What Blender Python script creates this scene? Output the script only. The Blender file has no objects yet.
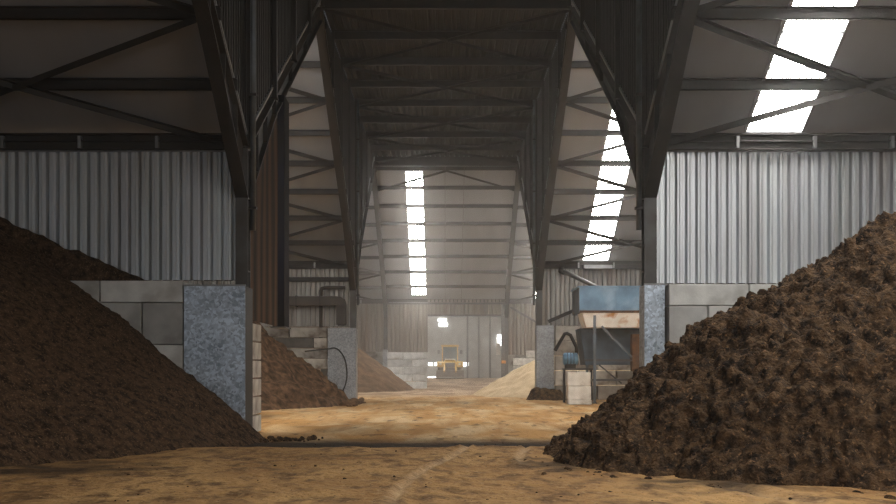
import bpy, bmesh, math, random
from mathutils import Vector, Matrix, noise
random.seed(7)
C = bpy.context.scene.collection
R = math.radians
F = 1170.0          # focal length in pixels of the 896 px wide frame
CAMH = 1.33

# ------------------------------------------------------------------ helpers
class MB:
    """collects simple solids; build() links them as ONE mesh object"""
    def __init__(s): s.v = []; s.f = []
    def add(s, vs, fs):
        n = len(s.v); s.v += [tuple(v) for v in vs]; s.f += [tuple(i + n for i in f) for f in fs]; return s
    def box(s, x0, x1, y0, y1, z0, z1):
        return s.add([(x0,y0,z0),(x1,y0,z0),(x1,y1,z0),(x0,y1,z0),(x0,y0,z1),(x1,y0,z1),(x1,y1,z1),(x0,y1,z1)],
                     [(0,3,2,1),(4,5,6,7),(0,1,5,4),(1,2,6,5),(2,3,7,6),(3,0,4,7)])
    def bar(s, p, q, w, h, up=(0,0,1)):
        p, q = Vector(p), Vector(q); d = (q-p).normalized(); u = Vector(up)
        if abs(d.dot(u)) > .98: u = Vector((0,1,0))
        a = d.cross(u).normalized(); b = a.cross(d).normalized()
        vs = []
        for c in (p, q):
            for i, j in ((-1,-1),(1,-1),(1,1),(-1,1)): vs.append(c + a*(w/2*i) + b*(h/2*j))
        return s.add(vs, [(0,3,2,1),(4,5,6,7),(0,1,5,4),(1,2,6,5),(2,3,7,6),(3,0,4,7)])
    def angle(s, p, q, w, t=.012, up=(0,0,1)):
        """an L-section between two points"""
        p, q = Vector(p), Vector(q); d = (q-p).normalized(); u = Vector(up)
        a = d.cross(u).normalized(); b = a.cross(d).normalized()
        s.bar(p + b*w/2, q + b*w/2, w, t, up)
        s.bar(p + a*(w/2-t/2), q + a*(w/2-t/2), t, w, up); return s
    def tube(s, pts, r, n=10, caps=True):
        pts = [Vector(p) for p in pts]; rings = []; vs = []; fs = []
        rr = r if isinstance(r, (list, tuple)) else [r]*len(pts)
        ref = None
        for i, p in enumerate(pts):
            if i == 0: d = pts[1]-p
            elif i == len(pts)-1: d = p-pts[i-1]
            else: d = (pts[i+1]-p).normalized() + (p-pts[i-1]).normalized()
            d.normalize()
            if ref is None: ref = Vector((0,0,1)) if abs(d.z) < .9 else Vector((1,0,0))
            a = d.cross(ref).normalized(); b = a.cross(d).normalized(); ref = b
            for k in range(n):
                t = 2*math.pi*k/n; vs.append(p + a*(rr[i]*math.cos(t)) + b*(rr[i]*math.sin(t)))
        for i in range(len(pts)-1):
            for k in range(n):
                k2 = (k+1) % n; fs.append((i*n+k, i*n+k2, (i+1)*n+k2, (i+1)*n+k))
        if caps:
            fs.append(tuple(range(n))[::-1]); fs.append(tuple((len(pts)-1)*n+k for k in range(n)))
        return s.add(vs, fs)
    def prism_x(s, poly, x0, x1):
        """polygon in (y,z) extruded along x"""
        n = len(poly)
        vs = [(x0,y,z) for y,z in poly] + [(x1,y,z) for y,z in poly]
        fs = [tuple(range(n)), tuple(range(2*n-1, n-1, -1))] + [(i, n+i, n+(i+1)%n, (i+1)%n) for i in range(n)]
        return s.add(vs, fs)
    def prism_y(s, poly, y0, y1):
        n = len(poly)
        vs = [(x,y0,z) for x,z in poly] + [(x,y1,z) for x,z in poly]
        fs = [tuple(range(n)), tuple(range(2*n-1, n-1, -1))] + [(i, n+i, n+(i+1)%n, (i+1)%n) for i in range(n)]
        return s.add(vs, fs)
    def mesh(s, name):
        me = bpy.data.meshes.new(name); me.from_pydata(s.v, [], s.f)
        bm = bmesh.new(); bm.from_mesh(me); bmesh.ops.recalc_face_normals(bm, faces=bm.faces); bm.to_mesh(me); bm.free()
        return me
    def build(s, name, mat, parent=None, bevel=0, smooth=False):
        me = s.mesh(name)
        if bevel:
            bm = bmesh.new(); bm.from_mesh(me)
            es = [e for e in bm.edges if len(e.link_faces) == 2 and e.calc_face_angle(0) > .6]
            bmesh.ops.bevel(bm, geom=es, offset=bevel, segments=2, affect='EDGES', profile=.6); bm.to_mesh(me); bm.free()
        if smooth:
            for p in me.polygons: p.use_smooth = True
        me.materials.append(mat)
        o = bpy.data.objects.new(name, me); C.objects.link(o)
        if parent: o.parent = parent
        return o

def tag(o, label=None, cat=None, group=None, kind=None):
    if label: o['label'] = label
    if cat: o['category'] = cat
    if group: o['group'] = group
    if kind: o['kind'] = kind
    return o
def empty(name, loc, rz=0):
    o = bpy.data.objects.new(name, None); C.objects.link(o); o.location = loc; o.rotation_euler.z = rz
    o.empty_display_size = .2; return o
def struct(o): o['kind'] = 'structure'; return o
def dup(o, loc=None, label=None):
    c = o.copy(); C.objects.link(c)
    for ch in o.children:
        d = ch.copy(); C.objects.link(d); d.parent = c
        for g in ch.children:
            e = g.copy(); C.objects.link(e); e.parent = d
    if loc is not None: c.location = loc
    if label: c['label'] = label
    return c

# ------------------------------------------------------------------ materials
def mat(name, base=(.5,.5,.5), rough=.7, metal=0, var=None, scale=4, detail=6, bump=0, bscale=30, stretch=(1,1,1),
        var2=None, scale2=1, lo=.35, hi=.65, lo2=.45, hi2=.7, spec=.5, rvar=0, bdist=.05, perobj=0):
    m = bpy.data.materials.new(name); m.use_nodes = True; nt = m.node_tree; N = nt.nodes; L = nt.links
    b = N['Principled BSDF']; b.inputs['Roughness'].default_value = rough; b.inputs['Metallic'].default_value = metal
    b.inputs['Specular IOR Level'].default_value = spec
    tc = N.new('ShaderNodeTexCoord'); mp = N.new('ShaderNodeMapping'); mp.inputs['Scale'].default_value = stretch
    L.new(tc.outputs['Object'], mp.inputs['Vector'])
    def nz(sc, dt, d=0):
        n = N.new('ShaderNodeTexNoise'); n.inputs['Scale'].default_value = sc; n.inputs['Detail'].default_value = dt
        n.inputs['Distortion'].default_value = d; L.new(mp.outputs[0], n.inputs['Vector']); return n
    def mixc(fac, a, bcol):
        x = N.new('ShaderNodeMix'); x.data_type = 'RGBA'; L.new(fac, x.inputs[0])
        if isinstance(a, tuple): x.inputs[6].default_value = a + (1,)
        else: L.new(a, x.inputs[6])
        x.inputs[7].default_value = bcol + (1,); return x.outputs[2]
    def ramp(src, lo, hi):
        r = N.new('ShaderNodeMapRange'); r.inputs[1].default_value = lo; r.inputs[2].default_value = hi
        L.new(src, r.inputs[0]); return r.outputs[0]
    col = base
    if var:
        n = nz(scale, detail); col = mixc(ramp(n.outputs[0], lo, hi), base, var)
        if rvar:
            rr = N.new('ShaderNodeMapRange'); rr.inputs[1].default_value = .3; rr.inputs[2].default_value = .7
            rr.inputs[3].default_value = rough - rvar; rr.inputs[4].default_value = rough + rvar
            L.new(n.outputs[0], rr.inputs[0]); L.new(rr.outputs[0], b.inputs['Roughness'])
    if var2:
        n = nz(scale2, 5, .4); col = mixc(ramp(n.outputs[0], lo2, hi2), col, var2)
    if perobj:
        oi = N.new('ShaderNodeObjectInfo'); r = N.new('ShaderNodeMapRange')
        r.inputs[3].default_value = 1-perobj; r.inputs[4].default_value = 1+perobj; L.new(oi.outputs['Random'], r.inputs[0])
        h = N.new('ShaderNodeHueSaturation'); L.new(r.outputs[0], h.inputs['Value'])
        if isinstance(col, tuple): h.inputs['Color'].default_value = col + (1,)
        else: L.new(col, h.inputs['Color'])
        col = h.outputs[0]
    if isinstance(col, tuple): b.inputs['Base Color'].default_value = col + (1,)
    else: L.new(col, b.inputs['Base Color'])
    if bump:
        n = nz(bscale, 8); bp = N.new('ShaderNodeBump'); bp.inputs['Strength'].default_value = bump; bp.inputs['Distance'].default_value = bdist
        L.new(n.outputs[0], bp.inputs['Height']); L.new(bp.outputs[0], b.inputs['Normal'])
    return m

def spangle(name, c0, c1, rough, metal):
    m = bpy.data.materials.new(name); m.use_nodes = True; nt = m.node_tree; N = nt.nodes; L = nt.links
    b = N['Principled BSDF']; b.inputs['Metallic'].default_value = metal
    tc = N.new('ShaderNodeTexCoord')
    n0 = N.new('ShaderNodeTexNoise'); n0.inputs['Scale'].default_value = 7; n0.inputs['Detail'].default_value = 3
    L.new(tc.outputs['Object'], n0.inputs['Vector'])
    ad = N.new('ShaderNodeVectorMath'); ad.operation = 'MULTIPLY_ADD'; ad.inputs[1].default_value = (.18,.18,.18)
    L.new(n0.outputs['Color'], ad.inputs[0]); L.new(tc.outputs['Object'], ad.inputs[2])
    v = N.new('ShaderNodeTexVoronoi'); v.inputs['Scale'].default_value = 22; L.new(ad.outputs[0], v.inputs['Vector'])
    s = N.new('ShaderNodeSeparateColor'); L.new(v.outputs['Color'], s.inputs[0])
    n1 = N.new('ShaderNodeTexNoise'); n1.inputs['Scale'].default_value = 1.6; n1.inputs['Detail'].default_value = 5
    L.new(tc.outputs['Object'], n1.inputs['Vector'])
    mx = N.new('ShaderNodeMath'); mx.operation = 'MULTIPLY_ADD'; L.new(n1.outputs[0], mx.inputs[0]); mx.inputs[1].default_value = 1.1
    hf = N.new('ShaderNodeMath'); hf.operation = 'MULTIPLY_ADD'; L.new(s.outputs[0], hf.inputs[0]); hf.inputs[1].default_value = .75; hf.inputs[2].default_value = -.4
    L.new(hf.outputs[0], mx.inputs[2])
    mi = N.new('ShaderNodeMix'); mi.data_type = 'RGBA'; mi.inputs[6].default_value = c0+(1,); mi.inputs[7].default_value = c1+(1,)
    mi.clamp_factor = True
    L.new(mx.outputs[0], mi.inputs[0]); L.new(mi.outputs[2], b.inputs['Base Color'])
    rr = N.new('ShaderNodeMapRange'); rr.inputs[3].default_value = rough-.12; rr.inputs[4].default_value = rough+.12
    L.new(s.outputs[1], rr.inputs[0]); L.new(rr.outputs[0], b.inputs['Roughness'])
    return m

def emis(name, colr, strength):
    m = bpy.data.materials.new(name); m.use_nodes = True; nt = m.node_tree; N = nt.nodes; L = nt.links
    for n in list(N):
        if n.type == 'BSDF_PRINCIPLED': N.remove(n)
    e = N.new('ShaderNodeEmission'); e.inputs[0].default_value = colr + (1,); e.inputs[1].default_value = strength
    L.new(e.outputs[0], N['Material Output'].inputs[0]); return m

M = {}
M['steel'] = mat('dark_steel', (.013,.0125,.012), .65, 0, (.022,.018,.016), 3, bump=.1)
M['steel_grey'] = mat('grey_steel', (.10,.10,.10), .55, .3, (.065,.058,.052), 2)
M['pipe'] = mat('pipe_zinc', (.16,.19,.22), .45, .6, (.10,.11,.12), 2)
M['liner'] = mat('roof_liner', (.35,.365,.39), .75, 0, (.285,.295,.315), .6, stretch=(1,.25,.25), bump=.02)
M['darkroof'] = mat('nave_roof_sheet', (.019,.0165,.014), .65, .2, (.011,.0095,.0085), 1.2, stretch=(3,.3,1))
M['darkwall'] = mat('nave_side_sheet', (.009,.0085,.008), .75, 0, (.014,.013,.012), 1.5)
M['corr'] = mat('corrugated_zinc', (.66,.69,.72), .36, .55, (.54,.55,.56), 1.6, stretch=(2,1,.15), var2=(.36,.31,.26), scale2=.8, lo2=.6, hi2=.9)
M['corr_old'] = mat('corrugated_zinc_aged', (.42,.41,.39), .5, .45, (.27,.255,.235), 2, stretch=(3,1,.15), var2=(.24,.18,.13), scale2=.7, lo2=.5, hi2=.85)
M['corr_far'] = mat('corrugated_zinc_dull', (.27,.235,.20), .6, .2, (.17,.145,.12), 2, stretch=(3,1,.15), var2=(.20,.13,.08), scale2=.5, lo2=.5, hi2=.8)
M['block_white'] = mat('concrete_block_white', (.88,.85,.79), .85, 0, (.70,.67,.60), 3, bump=.25, bscale=25, bdist=.01, var2=(.25,.15,.08), scale2=1.8, lo2=.60, hi2=.8)
M['trim'] = mat('zinc_trim', (.34,.35,.36), .45, .6, (.22,.22,.22), 3)
M['galv'] = spangle('spangled_zinc', (.22,.27,.34), (.74,.84,.95), .42, .4)
M['galv_dull'] = spangle('spangled_zinc_dull', (.20,.21,.22), (.42,.44,.46), .55, .4)
M['block'] = mat('concrete_block', (.62,.62,.60), .9, 0, (.46,.46,.445), 2.4, bump=.25, bscale=25, bdist=.01, var2=(.22,.21,.19), scale2=1.3, lo2=.52, hi2=.8, perobj=.35)
M['block_aged'] = mat('concrete_block_aged', (.50,.47,.42), .92, 0, (.30,.27,.235), 2, bump=.3, bscale=22, bdist=.015, var2=(.09,.065,.045), scale2=1.6, lo2=.50, hi2=.68, perobj=.45)
M['block_pale'] = mat('concrete_block_pale', (.66,.63,.57), .9, 0, (.42,.39,.34), 3, bump=.4, bscale=18, bdist=.02, var2=(.16,.10,.06), scale2=2.2, lo2=.56, hi2=.76, perobj=.12)
M['block_dark'] = mat('concrete_block_dark', (.09,.085,.08), .9, 0, (.14,.125,.11), 3, bump=.25, bscale=25, bdist=.01)
M['peat_dark'] = mat('peat_dark', (.018,.012,.009), 1, 0, (.13,.078,.042), 7, 15, bump=1, bscale=20, bdist=.09, var2=(.30,.175,.09), scale2=24, lo2=.57, hi2=.76, spec=.1)
M['peat_brown'] = mat('peat_brown', (.024,.015,.010), 1, 0, (.120,.072,.042), 8, 15, bump=1, bscale=18, bdist=.10, var2=(.26,.165,.10), scale2=34, lo2=.56, hi2=.72, spec=.1)
M['peat_red'] = mat('peat_red', (.038,.023,.014), 1, 0, (.18,.104,.060), 4, 12, bump=1, bscale=10, bdist=.1, spec=.1)
M['peat_tan'] = mat('peat_tan', (.07,.042,.025), 1, 0, (.17,.105,.062), 2, 10, bump=.7, bscale=12, bdist=.08, spec=.1)
M['sand'] = mat('sand', (.42,.31,.19), 1, 0, (.56,.43,.28), 2, 10, bump=.5, bscale=14, bdist=.06, spec=.1)
M['blue'] = mat('blue_paint', (.17,.31,.46), .45, .1, (.10,.19,.29), 1.6, bump=.05, var2=(.34,.48,.60), scale2=1.1, lo2=.55, hi2=.8)
M['blue_dark'] = mat('blue_paint_dark', (.075,.11,.15), .6, .1, (.045,.06,.08), 2)  # darker blue: shade painted into the hopper sides and lower tank
M['blue_shine'] = mat('motor_blue', (.22,.42,.62), .3, .3, (.12,.24,.36), 4)
M['cream'] = mat('cream_rusted', (.92,.89,.83), .6, 0, (.82,.77,.68), 3, var2=(.50,.23,.07), scale2=2.0, lo2=.55, hi2=.68)
M['rust'] = mat('rust', (.16,.075,.03), .85, .1, (.08,.04,.022), 5, bump=.3)
M['duct'] = mat('duct_brown', (.070,.058,.050), .6, .3, (.045,.038,.034), 2)
M['rubber'] = mat('rubber', (.02,.02,.02), .85, 0, (.04,.035,.03), 6)
M['yellow'] = mat('yellow_paint', (.80,.50,.09), .45, 0, (.62,.38,.08), 3)
M['white'] = mat('white_paint', (.80,.78,.72), .4, 0, (.70,.68,.62), 3)
M['glass'] = mat('cab_glass', (.16,.20,.22), .12, 0, (.12,.15,.17), 2)
M['grille'] = mat('machine_grey', (.16,.15,.145), .6, .2, (.10,.095,.09), 5)
M['bucket'] = mat('bucket_steel', (.20,.165,.135), .6, .4, (.12,.095,.075), 3)
M['lamp'] = mat('lamp_lens', (.9,.88,.8), .2, 0, (.8,.78,.7), 8)
M['orange'] = mat('orange_paint', (.85,.38,.06), .5, 0, (.7,.3,.05), 5)
M['postblue'] = mat('post_bluish', (.008,.008,.014), .9, 0, (.008,.0075,.0075), .8, spec=.1)
M['siding'] = mat('end_wall_siding', (.42,.42,.40), .7, 0, (.34,.335,.32), 1.5)
M['sky_panel'] = emis('skylight_sheet', (1.0,.97,.92), 25.0)
M['slot'] = emis('daylight_gap', (1.0,.98,.95), 7.0)

def plywood():
    m = bpy.data.materials.new('veneer_board'); m.use_nodes = True; nt = m.node_tree; N = nt.nodes; L = nt.links
    b = N['Principled BSDF']; b.inputs['Roughness'].default_value = .85; b.inputs['Specular IOR Level'].default_value = .1
    tc = N.new('ShaderNodeTexCoord'); mp = N.new('ShaderNodeMapping'); mp.inputs['Scale'].default_value = (1,.16,.045)
    L.new(tc.outputs['Object'], mp.inputs[0])
    w = N.new('ShaderNodeTexWave'); w.wave_type = 'RINGS'; w.rings_direction = 'X'
    w.inputs['Scale'].default_value = 2.6; w.inputs['Distortion'].default_value = 5; w.inputs['Detail'].default_value = 4; w.inputs['Detail Scale'].default_value = 1.2
    L.new(mp.outputs[0], w.inputs[0])
    r = N.new('ShaderNodeValToRGB'); r.color_ramp.elements[0].color = (.014,.008,.004,1); r.color_ramp.elements[1].color = (.105,.056,.027,1)
    L.new(w.outputs[0], r.inputs[0]); L.new(r.outputs[0], b.inputs['Base Color']); return m
M['ply'] = plywood()

def floor_mat():
    m = bpy.data.materials.new('dirt_floor'); m.use_nodes = True; nt = m.node_tree; N = nt.nodes; L = nt.links
    b = N['Principled BSDF']; b.inputs['Roughness'].default_value = .9; b.inputs['Specular IOR Level'].default_value = .15
    tc = N.new('ShaderNodeTexCoord')
    def nz(sc, dt, st=(1,1,1), dis=0):
        mp = N.new('ShaderNodeMapping'); mp.inputs['Scale'].default_value = st; L.new(tc.outputs['Object'], mp.inputs[0])
        n = N.new('ShaderNodeTexNoise'); n.inputs['Scale'].default_value = sc; n.inputs['Detail'].default_value = dt; n.inputs['Distortion'].default_value = dis
        L.new(mp.outputs[0], n.inputs[0]); return n.outputs[0]
    def rg(s, lo, hi, a=0, c=1):
        r = N.new('ShaderNodeMapRange'); r.inputs[1].default_value = lo; r.inputs[2].default_value = hi
        r.inputs[3].default_value = a; r.inputs[4].default_value = c; L.new(s, r.inputs[0]); return r.outputs[0]
    def mx(f, a, c):
        x = N.new('ShaderNodeMix'); x.data_type = 'RGBA'; L.new(f, x.inputs[0])
        for i, q in ((6,a),(7,c)):
            if isinstance(q, tuple): x.inputs[i].default_value = q+(1,)
            else: L.new(q, x.inputs[i])
        return x.outputs[2]
    def at(n):
        a = N.new('ShaderNodeAttribute'); a.attribute_name = n; return a.outputs['Fac']
    c = mx(rg(nz(.55, 8, (1,.5,1), .5), .38, .64), (.35,.190,.072), (.54,.325,.135))       # brown to ochre dust
    c = mx(rg(nz(4, 12, (1,.5,1), .3), .46, .66), c, (.17,.092,.040))
    c = mx(rg(nz(14, 12, (1,.5,1)), .55, .75), c, (.48,.31,.16))
    c = mx(rg(nz(26, 8, (1,.6,1)), .60, .72), c, (.05,.03,.018))
    c2 = mx(rg(nz(.9, 8, (1,.35,1), .6), .40, .62), (.52,.285,.10), (.64,.46,.26))       # skylight brightness painted into the slab with ochre dust
    c2 = mx(rg(nz(2.5, 8, (1,.2,1), .5), .55, .8), c2, (.36,.20,.08))
    c2 = mx(rg(nz(1.0, 12, (1.4,.16,1), .8), .46, .68), c2, (.42,.215,.07))
    c2 = mx(rg(nz(3.2, 10, (1,.3,1), .3), .58, .72), c2, (.10,.062,.034))
    c = mx(at('lit_slab'), c, c2)
    c = mx(at('dust'), c, mx(rg(nz(.8, 8, (1,.3,1), .4), .4, .6), (.19,.115,.066), (.40,.29,.19)))
    c = mx(at('track'), c, (.60,.42,.25))
    c = mx(at('peat'), c, (.035,.023,.015))  # peat scatter, plus the shade painted into the band past the lip
    L.new(c, b.inputs['Base Color'])
    bp = N.new('ShaderNodeBump'); bp.inputs['Strength'].default_value = 1; bp.inputs['Distance'].default_value = .06
    L.new(nz(9, 10), bp.inputs['Height']); L.new(bp.outputs[0], b.inputs['Normal'])
    return m
M['floor'] = floor_mat()

# ------------------------------------------------------------------ the building: three valleys, ridges across the view
VAL = (22.8, 49.8, 76.8)           # valley lines (and -4.2, 103.8)
HALF = 13.5; SL = .513; ZV = 5.84; ZR = ZV + SL*HALF     # ridge 12.77
XF = 3.955                          # frame lines either side of the nave
XO = 11.6; XW = 19.3
def zr(d, D): return ZV + SL*abs(d-D)
ramp_z = lambda y: 0 if y < 78 else (.45 if y > 96 else .45*(y-78)/18)
EDGE = 18.7                        # where the packed earth ends against the slab

# floor
def build_floor():
    ys = []; y = -12.
    while y < 8: ys.append(y); y += 1
    while y < 24: ys.append(y); y += .07
    while y < 52: ys.append(y); y += .25
    while y < 107: ys.append(y); y += .8
    xs = []; x = -XW-.3
    while x < -7: xs.append(x); x += .8
    while x < 7: xs.append(x); x += .07 if abs(x) < 4.4 else .16
    while x < XW+1: xs.append(x); x += .8
    def poly(pts, x, y):
        best = 9
        for (x0,y0),(x1,y1) in zip(pts, pts[1:]):
            dx, dy = x1-x0, y1-y0; t = max(0, min(1, ((x-x0)*dx+(y-y0)*dy)/(dx*dx+dy*dy)))
            best = min(best, math.hypot(x-x0-t*dx, y-y0-t*dy))
        return best
    tracks = [[(.42,19.6),(.28,18),(.05,16.3),(-.28,14.3),(-.46,12.6),(-.52,10.)],
              [(1.35,20),(1.25,18.2),(1.05,16.8),(1.0,15.2)],
              [(2.9,12.5),(3.2,11.4),(3.6,10)]]
    vs = []; A = {'lit_slab': [], 'track': [], 'peat': [], 'dust': []}
    for y in ys:
        for x in xs:
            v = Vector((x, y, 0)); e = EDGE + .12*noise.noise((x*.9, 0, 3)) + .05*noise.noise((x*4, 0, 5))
            near = 1 if y < e else max(0, 1-(y-e)/.10)
            z = .07*near + .025*noise.noise(v*.7) + .018*noise.noise(v*2.6) + .008*noise.noise(v*7)
            z += ramp_z(y)
            if near <= 0: z -= .01
            t = 0
            if y < 21 and abs(x) < 5:
                for i, p in enumerate(tracks):
                    d = poly(p, x, y)
                    w = .07 if i < 2 else .2
                    t = max(t, math.exp(-(d/w)**2) * (1.0 if i < 2 else .4))
                    z += .030*math.exp(-((d-w*1.3)/(w*.6))**2) - .02*math.exp(-(d/w)**2)
            A['track'].append(t*(.6+.5*noise.noise(v*3)))
            A['lit_slab'].append(max(0, min(1, (y-e-.1)/1.6 + .5*noise.noise(v*.8)))*(1-.25*max(0, min(1, (y-44)/6))*(y < 52)))
            A['dust'].append(max(0, min(1, (y-52)/6+.5*noise.noise((x*.3,y*.12,4)))))
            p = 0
            if y >= e: p = 1.05-max(0, y-e-1.9)/(1.9+.5*noise.noise((x*1.1, 1, 7)))  # peat strip past the lip, with its soft shadow painted in
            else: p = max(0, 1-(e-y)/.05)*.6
            # crumbs trodden out along the heaps' feet
            for fx, fy, rr in ((-3.3,20.6,1.2),(-4.9,14.6,1.5),(1.7,15.2,1.2),(3.0,12.6,1.1)):
                q = 1-math.hypot(x-fx, y-fy)/rr
                if q > 0: p = max(p, min(.85, q*1.1+.7*noise.noise(v*2.5)))
            if y > e and y < 48: p = max(p, .55*max(0, noise.noise((x*.7+9, y*.25, 2))-.22)*2)
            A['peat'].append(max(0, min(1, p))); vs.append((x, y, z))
    nx = len(xs); fs = []
    for j in range(len(ys)-1):
        for i in range(nx-1): fs.append((j*nx+i, j*nx+i+1, (j+1)*nx+i+1, (j+1)*nx+i))
    me = bpy.data.meshes.new('floor'); me.from_pydata(vs, [], fs)
    for k, a in A.items():
        at = me.attributes.new(k, 'FLOAT', 'POINT'); at.data.foreach_set('value', a)
    for p in me.polygons: p.use_smooth = True
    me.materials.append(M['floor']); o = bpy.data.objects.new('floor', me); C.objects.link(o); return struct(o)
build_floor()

# --- roofs: slopes split where the skylight strips run
def slope(name, d0, d1, D, x0, x1, strips=(), t=.06):
    """aisle roof sheet between depths d0..d1 of the valley D; strips are gaps (xa, xb, da, db)"""
    mb = MB()
    def patch(xa, xb, a, b):
        p = [(a, zr(a,D)), (b, zr(b,D)), (b, zr(b,D)+t), (a, zr(a,D)+t)]
        mb.prism_x(p, xa, xb)
    x = x0
    for xa, xb, a, b in sorted(strips):
        patch(x, xa, d0, d1)
        if a > d0: patch(xa, xb, d0, a)
        if b < d1: patch(xa, xb, b, d1)
        x = xb
    patch(x, x1, d0, d1)
    return struct(mb.build(name, M['liner']))
WIN = [0]
def skylight(xa, xb, a, b, D, lab=None):
    WIN[0] += 1
    mb = MB(); n = max(2, int(round(abs(b-a)/.79)))
    for i in range(n):                       # sheets lapping over each other
        u, v = a+(b-a)*i/n, a+(b-a)*(i+1)/n - .02
        mb.prism_x([(u, zr(u,D)+.01), (v, zr(v,D)+.01), (v, zr(v,D)+.05), (u, zr(u,D)+.05)], xa, xb)
    o = struct(mb.build('window_%d' % WIN[0], M['sky_panel']))
    for i in range(1, n):
        u = a+(b-a)*i/n - .01; MB().prism_x([(u-.055, zr(u,D)-.03), (u+.055, zr(u,D)-.03), (u+.055, zr(u,D)+.009), (u-.055, zr(u,D)+.009)], xa, xb).build('glazing_bar', M['trim'], o)
    rim = MB()
    for x in (xa, xb): rim.prism_x([(a, zr(a,D)-.05), (b, zr(b,D)-.05), (b, zr(b,D)+.0), (a, zr(a,D)+.0)], x-.03, x+.03)
    rim.build('window_frame', M['trim'], o)
    return o
SKR = (5.78, 6.90)
for i, D in enumerate((-4.2,)+VAL):
    far = D - HALF, D                         # slope descending away to valley D
    near = D, D + HALF
    for s, nm in ((-1,'left'), (1,'right')):
        xa, xb = sorted((s*3.86, s*XW))
        st = [(SKR[0], SKR[1], D-12.2, D-.12)] if s > 0 else []
        if D > 0:
            slope('ceiling_%s' % nm, far[0], far[1], D, xa, xb, st)
            for q in st: skylight(*q, D)
        st_added = [(*sorted((s*SKR[0], s*SKR[1])), D+.75, D+12.2)] if s > 0 or D > 0 else []  # unseen near-slope strips, added to light the floor, heaps and walls
        slope('ceiling_%s' % nm, near[0], near[1], D, xa, xb, st_added)
        for q in st_added: skylight(*q, D)
    if D == VAL[2]:
        st = [(-2.26, -1.27, D-12.3, D-.5)]
        slope('ceiling_center', far[0], far[1], D, -3.86, 3.86, st)
        skylight(*st[0], D)
    if D in (-4.2, VAL[2]):
        slope('ceiling_center', near[0], near[1], D, -3.86, 3.86, [])
D4 = 103.8
slope('ceiling_end', D4-HALF, D4, D4, -XW, XW, [(-.62, .10, D4-12.5, D4-2.0)])
skylight(-.62, .10, D4-12.5, D4-2.0, D4)

# nave roof: flat, at ridge height, corrugated along the view
def corr_profile(x0, x1, pitch, depth, minor=.014):
    """trapezoidal sheet profile: (x, offset) list"""
    pts = []; x = x0
    pr = ((0,0),(.16,0),(.23,-minor),(.31,-minor),(.38,0),(.60,0),(.74,depth),(.84,depth),(.98,0))
    while x < x1-1e-6:
        for u, o in pr:
            if x+u*pitch <= x1: pts.append((x+u*pitch, o))
        x += pitch
    pts.append((x1, 0)); return pts
def corr_wall(name, x0, x1, y, z0, z1, m, pitch=.2, depth=.12, holes=None, parent=None):
    mb = MB(); pts = corr_profile(x0, x1, pitch, depth); t = .012; n = len(pts)
    vs = []
    for x, o in pts: vs += [(x, y+o, z0), (x, y+o, z1), (x, y+o+t, z0), (x, y+o+t, z1)]
    fs = []
    for i in range(n-1):
        a, b = i*4, i*4+4
        fs += [(a, b, b+1, a+1), (a+2, a+3, b+3, b+2), (a, a+2, b+2, b), (a+1, b+1, b+3, a+3)]
    fs += [(0,1,3,2), ((n-1)*4, (n-1)*4+2, (n-1)*4+3, (n-1)*4+1)]
    mb.add(vs, fs); return mb.build(name, m, parent)
RID = (9.3, 36.3, 63.3)
def nave_roof():
    pts = corr_profile(-3.9, 3.9, .26, .05, .012); vs = []; fs = []; n = len(pts)
    for x, o in pts: vs += [(x, RID[0], ZR+o), (x, RID[2], ZR+o), (x, RID[0], ZR+o+.02), (x, RID[2], ZR+o+.02)]
    for i in range(n-1):
        a, b = i*4, i*4+4
        fs += [(a, a+1, b+1, b), (a+2, b+2, b+3, a+3), (a, b, b+2, a+2), (a+1, a+3, b+3, b+1)]
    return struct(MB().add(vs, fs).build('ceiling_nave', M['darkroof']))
nave_roof()

# nave side sheets, the big V between two aisle roofs
for D in VAL[:2]:
    for s, nm in ((-1,'left'),(1,'right')):
        mb = MB(); y = D-HALF
        while y < D+HALF-.01:                 # corrugated upright sheets
            for a, b, o in ((0,.12,0),(.12,.25,.03)):
                ya, yb = y+a, min(y+b, D+HALF)
                mb.prism_x([(ya, zr(ya,D)+.02), (yb, zr(yb,D)+.02), (yb, ZR), (ya, ZR)], s*(3.90+o), s*(3.93+o))
            y += .25
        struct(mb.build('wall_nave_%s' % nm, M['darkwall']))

# ------------------------------------------------------------------ steel frames
SIDE = {-1: 'smooth brown heap', 1: 'clumpy dark heap'}
def rafter(s, D, sgn, parent, name='rafter'):
    mb = MB(); T = lambda d: zr(d, D) - .25
    a0, a1, a2 = .12, 3.7, HALF
    P = lambda u: D + sgn*u
    bot = [(P(a0), 4.62), (P(a1), T(P(a1))-.42), (P(a2), T(P(a2))-.42)]
    top = [(P(a2), T(P(a2))), (P(a0), T(P(a0)))]
    mb.prism_x(bot + top, s*XF-.02, s*XF+.02)                      # web
    for (p, q) in ((bot[0],bot[1]),(bot[1],bot[2]),(top[1],top[0])):
        mb.bar((s*XF,p[0],p[1]), (s*XF,q[0],q[1]), .25, .035)
    for u in (1.2, 2.4, 3.7, 6.5, 9.5):                               # stiffeners
        y = P(u); zb = bot[0][1] + (bot[1][1]-bot[0][1])*min(1,(u-a0)/(a1-a0)) if u <= a1 else T(y)-.42
        mb.box(s*XF-.11, s*XF+.11, y-.012, y+.012, zb, T(y))
    return mb.build(name, M['steel'], parent)
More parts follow.
